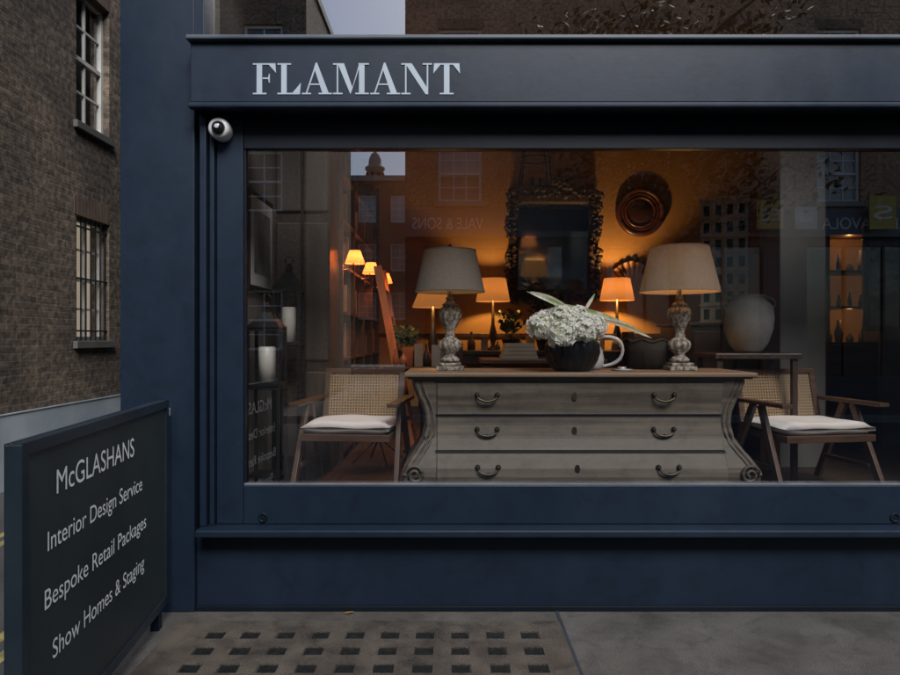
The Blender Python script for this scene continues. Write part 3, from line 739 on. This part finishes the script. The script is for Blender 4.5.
B().lathe(xx,yy,[(.2,FZ),(.05,FZ+.05),(.04,FZ+.3),(.06,FZ+.4),(.03,1.2),(.1,1.219)],20).done('pedestal',DKWOOD,g)
slim_lamp(X(433,d),d-DIST,1.251,Z(307,d),Z(292,d),.185,.13,10)
def plant(x,y,z0,h,n,name='potted_plant',mat=GREEN,spread=1.0):
    g=group(name,(x,y,z0))
    B().lathe(x,y,[(.07*spread,z0),(.10*spread,z0+.12),(.105*spread,z0+.13),(.09*spread,z0+.12)],24).done('pot',POTB,g)
    b=B()
    for k in range(n):
        a=random.uniform(0,2*PI); r=random.uniform(.05,.22)*spread; hh=random.uniform(.5,1)*h
        q=(x+r*math.cos(a),y+r*math.sin(a),z0+.12+hh)
        b.tube([(x,y,z0+.12),((x+q[0])/2,(y+q[1])/2,z0+.12+hh*.6),q],.003,4)
        for j in range(6):
            t=.4+.1*j; c=(x+(q[0]-x)*t,y+(q[1]-y)*t,z0+.12+hh*t); an=random.uniform(0,2*PI)
            leafblade(b,c,(c[0]+.08*math.cos(an),c[1]+.08*math.sin(an),c[2]+.03),.03,.01,4)
    b.done('foliage',mat,g)
plant(X(405,6.2),2.5,1.251,.25,14,spread=.7)
plant(X(545,7.8),4.1,1.35,.75,26)
plant(X(512,7.6),4.05,1.35,.35,12)
CLUT=[surf('ornament_%d'%i,c,rough=r,bump=0) for i,(c,r) in enumerate([((.35,.12,.04),.3),((.05,.035,.03),.25),((.30,.25,.18),.5),((.12,.14,.12),.2),((.3,.28,.25),.4)])]
def clutter(name,x0,x1,y0,y1,z,n,hmax):
    g=group(name,((x0+x1)/2,(y0+y1)/2,z)); bl=[B() for _ in CLUT]
    for k in range(n):
        b=random.choice(bl); x=x0+(x1-x0)*(k+random.random()*.7)/n; y=random.uniform(y0,y1); h=random.uniform(.35,1)*hmax; r=random.uniform(.02,.045)
        t=random.random()
        if t<.4: b.lathe(x,y,[(r,z),(r*1.1,z+h*.3),(r*.9,z+h*.55),(r*.35,z+h*.7),(r*.3,z+h*.95),(r*.4,z+h)],16)
        elif t<.7: b.lathe(x,y,[(r*.6,z),(r*1.3,z+h*.25),(r*1.4,z+h*.4),(r*.8,z+h*.6),(r*.9,z+h*.65)],16)
        else:
            w=r*1.6; b.box(x-w,x+w,y-.01,y+.012,z,z+h*.9)
    for i,b in enumerate(bl):
        if b.v: b.done('pieces_%d'%i,CLUT[i],g)
clutter('table_ornaments',X(392,6)+.02,X(462,6),2.05,2.4,1.251,11,.24)
clutter('console_ornaments',0,2.3,4.08,4.3,1.351,15,.26)
clutter('cabinet_ornaments',X(715,6.6),X(778,6.6),2.85,3.0,Z(322,6.2),6,.2)
d=6.6; x=X(535,d); y=d-DIST
g=group('hanging_lantern',(x,y,3.2)); b=B(); zr=Z(190,d)
b.tube([(x+.20*math.cos(a),y+.20*math.sin(a),zr) for a in [2*PI*i/30 for i in range(30)]],.014,6,True)
b.tube([(x+.17*math.cos(a),y+.17*math.sin(a),zr+.3) for a in [2*PI*i/30 for i in range(30)]],.008,6,True)
for k in range(4):
    a=PI/4+k*PI/2
    b.tube([(x+.20*math.cos(a),y+.20*math.sin(a),zr),(x+.17*math.cos(a),y+.17*math.sin(a),zr+.3),(x+.02*math.cos(a),y+.02*math.sin(a),zr+.95)],.007,6)
b.tube([(x,y,zr+.95),(x,y,3.95)],.006,6)
for k in range(3):
    a=k*2*PI/3; b.lathe(x+.05*math.cos(a),y+.05*math.sin(a),[(.012,zr),(.012,zr+.12)],10)
b.done('iron_frame',BLACKM,g)
d=6.2; y=d-DIST; x0,x1=X(702,d),X(746,d); z0,z1=Z(322,d),Z(200,d)
g=group('dollhouse',((x0+x1)/2,y,z0)); Mh=rotz(Vector(((x0+x1)/2,y,0)),math.radians(-28))
nc,nr=4,7; holes=[]; cw=(x1-x0)/nc; rh=(z1-z0)/nr
for i in range(nc):
    for j in range(nr): holes.append((x0+cw*(i+.24),x0+cw*(i+.76),z0+rh*(j+.18),z0+rh*(j+.78)))
b=B(); b.wall(lambda u,v,dd:(u,y+dd,v),x0,x1,z0,z1,holes,.03); b.box(x0,x1,y+.2,y+.22,z0,z1); b.box(x0-.0,x0+.01,y+.001,y+.199,z0,z1); b.box(x1-.01,x1,y+.001,y+.199,z0,z1)
for j in range(nr+1): b.box(x0-.012,x1+.012,y-.015,y-.001,z0+rh*j-.008,z0+rh*j+.008)
b.box(x0-.015,x1+.015,y-.02,y+.225,z1+.009,z1+.035)
b.xf(Mh); b.done('facade',CREAMP,g)
B().box(x0+.012,x1-.012,y+.06,y+.08,z0+.005,z1-.005).xf(Mh).done('dark_rooms',DARKIN,g)
y=2.86
g=group('low_cabinet',(X(735,d),y,FZ)); B().box(x0-.15,x1+.5,y-.55,y+.35,FZ,z0-.03).done('carcass',DKWOOD,g,bevel=.01)
B().box(x0-.18,x1+.53,y-.58,y+.38,z0-.028,z0-.002).done('top',MIDWOOD,g,bevel=.006)
b=B()
for k in range(3): b.box(x0-.13+k*.38,x0-.13+k*.38+.34,y-.565,y-.551,FZ+.1,z0-.08)
b.done('doors',MIDWOOD,g,bevel=.006)
d=4.9; x=X(748,d); y=d-DIST; zz=Z(352,d)
g=group('stone_urn',(x,y,zz))
B().lathe(x,y,[(.09,zz),(.10,zz+.02),(.13,zz+.06),(.165,zz+.16),(.175,zz+.25),(.165,zz+.33),(.13,zz+.37),(.11,zz+.385),(.115,zz+.40),(.125,zz+.41),(.105,zz+.415),(.1,zz+.38)],44).done('body',URN,g)
b=B()
for q in (-1,1): b.tube([(x+q*.16,y,zz+.31),(x+q*.205,y,zz+.34),(x+q*.19,y,zz+.39),(x+q*.12,y,zz+.395)],.012,8)
b.done('handles',URN,g,sub=1)
g=group('side_table',(x,y,FZ)); 
B().box(x-.32,x+.28,y-.22,y+.22,zz-.04,zz-.002).done('top',DKWOOD,g,bevel=.006)
b=B()
for sx in (-.28,.24):
    for sy in (-.18,.18): b.box(x+sx-.018,x+sx+.018,y+sy-.018,y+sy+.018,FZ,zz-.041)
b.done('legs',DKWOOD,g)
d=6.6; y=d-DIST; x0,x1=X(830,d),X(868,d)+.15
g=group('display_shelves',((x0+x1)/2,y,FZ))
b=B(); b.box(x0-.03,x0,y,y+.35,FZ,2.9); b.box(x1,x1+.03,y,y+.35,FZ,2.9); b.box(x0-.03,x1+.03,y-.001,y+.35,2.901,2.94)
for z in (.7,1.05,1.43,1.78,2.13,2.5): b.box(x0+.001,x1-.001,y+.005,y+.34,z,z+.025)
b.box(x0+.001,x1-.001,y+.002,y+.02,2.526,2.9); b.box(x0+.001,x1-.001,y+.002,y+.02,FZ,1.429)
b.done('carcass',MIDWOOD,g,bevel=.003)
B().box(x0,x1,y+.342,y+.36,FZ,2.9).done('glowing_back',NICHE,g)  # panel glows by itself, on top of the cabinet lights
b=B()
for z in (1.456,1.806,2.156):
    xx=x0+.06
    while xx<x1-.06:
        r=random.uniform(.02,.05); h=random.uniform(.08,.24); b.lathe(xx,y+.15,[(r*.7,z),(r,z+h*.4),(r*.4,z+h*.8),(r*.5,z+h)],14); xx+=.11
b.done('ornaments',CLUT[2],g)
plight('cabinet_light',((x0+x1)/2,y+.12,2.45),1.0,WARM,g,.02)
plight('cabinet_light',((x0+x1)/2,y+.12,1.74),.5,WARM,g,.02)
d=6.0
g=group('framed_picture',(X(885,d),d-DIST,2.2))
B().box(X(878,d)+.05,X(925,d),2.54,2.58,Z(330,d),Z(215,d)).done('frame',DKWOOD,g,bevel=.008)
B().box(X(878,d)+.10,X(925,d)-.05,2.534,2.539,Z(325,d),Z(220,d)).done('print',PICT,g)
g=group('folding_screen',(4.9,2.6,FZ))
B().box(X(878,6.4),6.19,2.6,2.66,FZ,3.9).done('panels',surf('screen_linen',(.22,.20,.18),rough=.85),g)
x=X(365,5)+.05; y=1.75
g=group('bistro_table',(x,y,FZ)); b=B()
b.tube([(x+.25*math.cos(a),y+.25*math.sin(a),FZ+.35) for a in [2*PI*i/30 for i in range(30)]],.008,6,True); b.lathe(x,y,[(.25,FZ+.352),(.25,FZ+.36)],30)
for k in range(4):
    a=k*PI/2+.4; b.tube([(x+.2*math.cos(a),y+.2*math.sin(a),FZ+.345),(x+.05*math.cos(a),y+.05*math.sin(a),FZ+.15),(x+.22*math.cos(a),y+.22*math.sin(a),FZ)],.008,6)
b.done('frame',BLACKM,g)
d=6.2; y=d-DIST
g=group('display_table',(X(530,d),y,FZ))
B().box(X(480,d),X(600,d),y-.3,y+.3,1.27,1.31).done('top',MIDWOOD,g,bevel=.006)
b=B()
for xx in (X(480,d)+.05,X(600,d)-.05):
    for yy in (y-.25,y+.25): b.box(xx-.03,xx+.03,yy-.03,yy+.03,FZ,1.269)
b.done('legs',MIDWOOD,g)
b=B()
for k in range(4): b.box(X(500,d)+.0+k*.012,X(535,d)-k*.01,y-.2,y+.05,1.3115+k*.035,1.343+k*.035)
b.done('stacked_books',BOOKS[4],g)

# ------------------------------------------------------------ free standing board
g=group('sign_board',(-1.45,-.9,0))
A=Vector((-1.335,-1.62,0)); C=Vector((-1.50,-.12,0)); dv=(C-A); Lw=dv.length; du=dv.normalized(); nn=Vector((du.y,-du.x,0))
if nn.x<0: nn=-nn
def SM(u,v,dd):
    p=A+du*u+nn*dd; return (p.x,p.y,v)
zb,ztp=.10,1.165
def sbox(b,u0,u1,v0,v1,d0,d1): b.prism([(u0,v0),(u1,v0),(u1,v1),(u0,v1)],SM,d0,d1)
b=B(); sbox(b,.03,Lw-.03,zb+.03,ztp-.03,-.045,-.006); b.done('panel',SIGNP,g)
b=B(); sbox(b,0,.032,zb,ztp,-.05,.003); sbox(b,Lw-.032,Lw,zb,ztp,-.05,.003); sbox(b,.0325,Lw-.0325,ztp-.032,ztp,-.05,.003); sbox(b,.0325,Lw-.0325,zb,zb+.032,-.05,.003)
b.done('frame',surf('sign_frame_paint',(.016,.026,.037),(.012,.020,.029),rough=.4),g,bevel=.004)
b=B(); sbox(b,.10,.15,0,zb-.001,-.045,-.002); sbox(b,Lw-.15,Lw-.10,0,zb-.001,-.045,-.002); b.done('feet',NAVYD,g)
b=B(); sbox(b,Lw+.001,Lw+.10,ztp-.09,ztp-.05,-.03,-.015); b.done('wall_bracket',PLASTIC,g)
def smat(u,v,dd=-.004):
    p=SM(u,v,dd); M=Matrix.Identity(4)
    M.col[0]=(du.x,du.y,0,0); M.col[1]=(0,0,1,0); M.col[2]=(nn.x,nn.y,0,0); M.col[3]=(p[0],p[1],p[2],1); return M
def onboard(px,py):
    k=(px-450)/F
    u=(k*(A.y+DIST)-A.x)/(du.x-k*du.y); dd=A.y+DIST+du.y*u
    return u,EYE-(py-337)*dd/F
rows=[('McGLASHANS',(58,486),(135,457),.085),('Interior Design Service',(49,543),(143,500),.088),('Bespoke Retail Packages',(46,598),(147,540),.088),('Show Homes & Staging',(54,643),(145,584),.088)]
for t,a,c,h in rows:
    u0,v0=onboard(*a); u1,v1=onboard(*c)
    text_mesh('text_line',t,u1-u0,h,smat(u0,(v0+v1)/2-.01),WHITE,g)

# ------------------------------------------------------------ alley building
def sash(g,mp,u0,u1,v0,v1,dp,cols=2,rows=2,curt=False,lit=False,frame=.06,mat=None):
    b=B(); m=frame
    def bx(a,c,e,f,d0,d1): b.prism([(a,e),(c,e),(c,f),(a,f)],mp,d0,d1)
    bx(u0,u0+m,v0,v1,dp-.06,dp); bx(u1-m,u1,v0,v1,dp-.06,dp); bx(u0+m+.001,u1-m-.001,v1-m,v1,dp-.06,dp); bx(u0+m+.001,u1-m-.001,v0,v0+m,dp-.06,dp)
    vm=(v0+v1)/2; bx(u0+m+.001,u1-m-.001,vm-.025,vm+.025,dp-.055,dp-.002)
    gx=(u1-u0-2*m)
    for i in range(1,cols):
        c=u0+m+gx*i/cols
        bx(c-.014,c+.014,v0+m+.001,vm-.026,dp-.035,dp-.004); bx(c-.014,c+.014,vm+.026,v1-m-.001,dp-.035,dp-.004)
    for (a,e) in ((v0+m,vm-.025),(vm+.025,v1-m)):
        for j in range(1,rows):
            c=a+(e-a)*j/rows; bx(u0+m+.001,u1-m-.001,c-.013,c+.013,dp-.033,dp-.006)
    b.done('sash_frame',mat or SASHW,g)
    b=B(); b.quad(mp(u0,v0,dp-.015),mp(u1,v0,dp-.015),mp(u1,v1,dp-.015),mp(u0,v1,dp-.015)); b.done('pane',DARKGL,g)
    b=B(); b.quad(mp(u0,v0,dp+.1),mp(u1,v0,dp+.1),mp(u1,v1,dp+.1),mp(u0,v1,dp+.1)); b.done('blind',WARMWIN if lit else (CURT if curt else DARKIN),g)
g=group('brick_building',(-6,8,0))
AX=-4.41
ma=lambda u,v,dd:(AX-dd,u,v)
wins=[(4.28,5.06,1.46,2.95),(4.28,5.06,4.06,5.7),(6.6,7.4,1.46,2.95),(6.6,7.4,4.06,5.7),(.8,1.6,4.3,5.9),(4.28,5.06,6.9,8.3)]
B().wall(ma,0,25,.735,10,wins,.25).done('brick_wall',BRICKA,g)
B().wall(ma,0,25,-.05,.73,[],.0).xf(Matrix.Translation((.012,0,0))).done('painted_base',RENDERW,g)
B().box(AX,AX+.02,0,25,.7305,.742).done('base_coping',RENDERW,g)
B().box(-14,AX-.3,.0,25,9.99,10.2).done('roof',STONE,g)
fw4=[(-7,-6,1,2.6),(-7,-6,4.2,5.8),(-10,-9,4.2,5.8),(-10,-9,1,2.6)]
B().wall(lambda u,v,dd:(u,dd,v),-14,AX,0,10,fw4,.29).done('front_wall',BRICKA,g)
for i,w in enumerate(wins):
    sash(g,ma,*w,.14,cols=2,rows=2,curt=(i%2==1 and i>1),lit=(i==0),frame=.05,mat=SASHA)
    B().box(AX-.1,AX+.05,w[0]-.06,w[1]+.06,w[2]-.09,w[2]-.002).done('sill',surf('dark_sill',(.09,.085,.08),rough=.7),g,bevel=.006)
for w in fw4:
    sash(g,lambda u,v,dd:(u,dd,v),*w,.18)
b=B()
w=wins[0]
for k in range(7):
    yy=w[0]+.05+k*(w[1]-w[0]-.1)/6; b.box(AX-.04,AX-.026,yy-.007,yy+.007,w[2]-.001,w[3]+.02)
for zz in (w[2]+.12,w[2]+.75,w[3]-.12): b.box(AX-.045,AX-.03+.008,w[0],w[1],zz-.01,zz+.01)
b.done('window_bars',BLACKM,g)
b=B()
for w in wins:
    n=int((w[1]-w[0]+.1)/.075)
    for k in range(n):
        yy=w[0]-.05+k*.075; b.box(AX-.02,AX+.006,yy+.004,yy+.071,w[3]+.004,w[3]+.22)
b.done('brick_lintels',surf('rubbed_brick',(.12,.08,.055),(.07,.048,.036),scale=(12,12,4),rough=.9),g)

# ------------------------------------------------------------ opposite side of the street
OY=-11.8; PH=9.7
mo=lambda u,v,dd:(u,OY-dd,v)
g=group('brick_terrace',(6,OY-4,0))
wx=[.23,4.6,8.94,13.2]
wins=[(x-.5,x+.5,z0,z0+1.32) for x in wx for z0 in (4.62,7.28)]
B().wall(mo,-1.03,18,4.4,PH,wins,.26).done('front_wall',BRICKB,g)
B().box(-1.03,-.8,OY-9,OY-.001,0,PH).done('side_wall',BRICKB,g)
B().box(-1.03,18,OY-9,OY+.12,PH+.001,PH+.2).done('parapet_cornice',STONE,g)
B().box(-.79,18,OY-9,OY-8.8,0,PH).done('rear_wall',BRICKB,g)
for w in wins:
    sash(g,mo,*w,.15,cols=3,rows=2,curt=random.random()<.5)
    B().box(w[0]-.1,w[1]+.1,OY-.1,OY+.08,w[2]-.12,w[2]-.002).done('sill',STONE,g)
    B().box(w[0]-.05,w[1]+.05,OY-.03,OY+.006,w[3]+.002,w[3]+.22).done('lintel',BRICKC,g)
B().box(-1.02,18,OY-.1,OY+.25,3.78,4.398).done('shop_fascia',SHELF,g)
sh=[(-.6,2.6,.6,3.6),(3.6,7.2,.6,3.6),(8.2,11.8,.6,3.6)]
B().wall(mo,-1.03,18,0,3.779,sh,.25).done('shopfront_wall',surf('dark_shopfront',(.05,.05,.055),rough=.5),g)
B().box(-.79,18,OY-1.6,OY-1.5,0,4.4).done('shop_back',DARKIN,g)
B().box(-.79,18,OY-1.499,OY-.26,3.7,3.75).done('shop_ceiling',DARKIN,g)
for s_ in sh:
    B().quad(mo(s_[0],s_[2],.1),mo(s_[1],s_[2],.1),mo(s_[1],s_[3],.1),mo(s_[0],s_[3],.1)).done('shop_pane',DARKGL,g)
    b=B(); n=4
    for k in range(1,n): xx=s_[0]+(s_[1]-s_[0])*k/n; b.box(xx-.03,xx+.03,OY-.12,OY-.06,s_[2],s_[3])
    b.done('mullions',DKWOOD,g)
def facing(x,z,y=OY+.255):
    M=Matrix.Identity(4); M.col[0]=(-1,0,0,0); M.col[1]=(0,0,1,0); M.col[2]=(0,1,0,0); M.col[3]=(x,y,z,1); return M
SIGNW=surf('street_sign_white',(.85,.85,.83),rough=.5,bump=0)
text_mesh('fascia_text','VALE & SONS',1.6,.26,facing(.75,3.95),SIGNW,g)
text_mesh('fascia_text','CAFE TAVOLA',2.2,.26,facing(10.6,3.95),SIGNW,g)
def hsign(x,z,w,h,mat,txt):
    g=group('hanging_sign',(x,OY+.5,z))
    B().box(x-w/2,x+w/2,OY+.5,OY+.54,z,z+h).done('board',mat,g,bevel=.01)
    text_mesh('text',txt,w*.7,h*.4,facing(x+w*.35,z+h*.3,OY+.543),SIGNW,g)
    B().tube([(x,OY,z+h+.05),(x,OY+.56,z+h+.05)],.02,6).done('bracket',BLACKM,g)
hsign(9.6,3.9,.6,.75,surf('sign_yellow',(.60,.42,.08),rough=.5),'S')
hsign(7.1,3.9,.6,.65,surf('sign_yellow2',(.65,.48,.10),rough=.5),'EE')
hsign(7.9,3.9,.5,.5,surf('sign_pale',(.6,.6,.6),rough=.5),'i')
g=group('brick_house',(-8,OY-3,0))
wl=[(x-.45,x+.45,z0,z0+1.4) for x in (-4.3,-6.8,-9.3) for z0 in (1.2,4.4,7.3)]
B().wall(mo,-14,-3.3,0,9.8,wl,.26).done('front_wall',BRICKC,g)
B().box(-3.55,-3.3,OY-7,OY-.001,0,9.8).done('side_wall',BRICKC,g)
B().box(-14,-3.25,OY-7,OY+.1,9.801,10.0).done('parapet',STONE,g)
for w in wl: sash(g,mo,*w,.15,cols=2,rows=2)
g=group('distant_terrace',(-6,-34,0))
md=lambda u,v,dd:(u,-34-dd,v)
wd=[(x-.5,x+.5,z0,z0+1.5) for x in (-8.4,-6.4,-4.6,-2.8,-1.2) for z0 in (2.5,5.2,7.9)]
B().wall(md,-16,2,0,10.2,wd,.23).done('front_wall',BRICKC,g)
B().box(-16,2,-40,-33.9,10.201,10.5).done('parapet',STONE,g)
for w in wd: sash(g,md,*w,.12,cols=2,rows=2,curt=True)
d=120; tx=X(375,d); ty=-(d-DIST)
g=group('church_tower',(tx,ty,0))
b=B(); b.box(tx-2.2,tx+2.2,ty-2.2,ty+2.2,0,27.5); b.lathe(tx,ty,[(1.5,27.5),(1.5,31),(1.75,31.1),(1.75,31.5),(1.2,31.6),(1.15,32.6),(1.0,33.2),(.7,33.8),(.25,34.2),(.2,35),(.05,36.6)],16); b.done('tower',STONE,g)
b=B()
for k in range(8):
    a=k*PI/4+.2; b.box(tx+1.42*math.cos(a)-.25,tx+1.42*math.cos(a)+.25,ty+1.42*math.sin(a)-.25,ty+1.42*math.sin(a)+.25,28.3,30.4)
b.done('belfry_openings',DARKIN,g)

def tree(x,y,cr):
    g=group('plane_tree',(x,y,0)); b=B(); lf=B(); tips=[]
    b.tube([(x,y,-.1),(x+.05,y,1.5),(x-.05,y+.05,3.2),(x,y,5.5),(x+.1,y,7.5)],[.2,.16,.13,.09,.04],10)
    for k in range(17):
        a=2*PI*k*.382; z0=3.2+.22*k; L=cr*random.uniform(.5,1.05)
        p1=(x+.4*L*math.cos(a),y+.3*L*math.sin(a),z0+random.uniform(.2,.9)); p2=(x+L*math.cos(a),y+.6*L*math.sin(a),z0+random.uniform(.6,2.2))
        b.tube([(x,y,z0),p1,p2],[.06,.04,.012],6)
        for j in range(10):
            t=random.random(); base=[p1[i]*(1-t)+p2[i]*t for i in range(3)]
            q=tuple(base[i]+random.uniform(-.8,.8) for i in range(3)); b.tube([base,q],[.018,.004],4); tips.append(q)
    for q in tips:
        n=random.choice((15,40,70))
        for _ in range(n):
            c=Vector(q)+Vector([random.gauss(0,.26) for _ in range(3)]); nrm=Vector([random.uniform(-1,1) for _ in range(3)]).normalized()
            a=nrm.orthogonal().normalized()*random.uniform(.05,.09); e=nrm.cross(a)
            lf.quad(tuple(c-a),tuple(c-e*.6),tuple(c+a),tuple(c+e*.6))
    b.done('trunk_and_limbs',BARK,g); lf.done('foliage',LEAFT,g)
tree(4.5,-9.75,2.5)

# ------------------------------------------------------------ world + sun
w=bpy.data.worlds.new('World'); scene.world=w; w.use_nodes=True
nt=w.node_tree; bg=nt.nodes['Background']
sky=nt.nodes.new('ShaderNodeTexSky'); sky.sky_type='NISHITA'; sky.sun_disc=False
el=math.radians(42); az=math.radians(163)
sky.sun_elevation=el; sky.sun_rotation=az; sky.dust_density=1.5; sky.air_density=1.0; sky.ozone_density=2.5
nt.links.new(sky.outputs[0],bg.inputs[0]); bg.inputs[1].default_value=.15
sl=bpy.data.lights.new('sun','SUN'); sl.energy=5.0; sl.angle=math.radians(28); sl.color=(1,.97,.94)
so=bpy.data.objects.new('sun',sl); scene.collection.objects.link(so)
dirv=Vector((math.sin(az)*math.cos(el),math.cos(az)*math.cos(el),math.sin(el)))
so.rotation_euler=dirv.to_track_quat('Z','Y').to_euler(); so.location=(0,-5,12)

cam=bpy.data.cameras.new('camera'); co=bpy.data.objects.new('camera',cam); scene.collection.objects.link(co)
co.location=(0,-DIST,EYE); co.rotation_euler=(PI/2,0,0); cam.sensor_width=36; cam.lens=F/900*36; cam.clip_end=1000; cam.clip_start=.05
scene.camera=co
scene.view_settings.view_transform='Standard'; scene.view_settings.look='None'; scene.view_settings.exposure=0
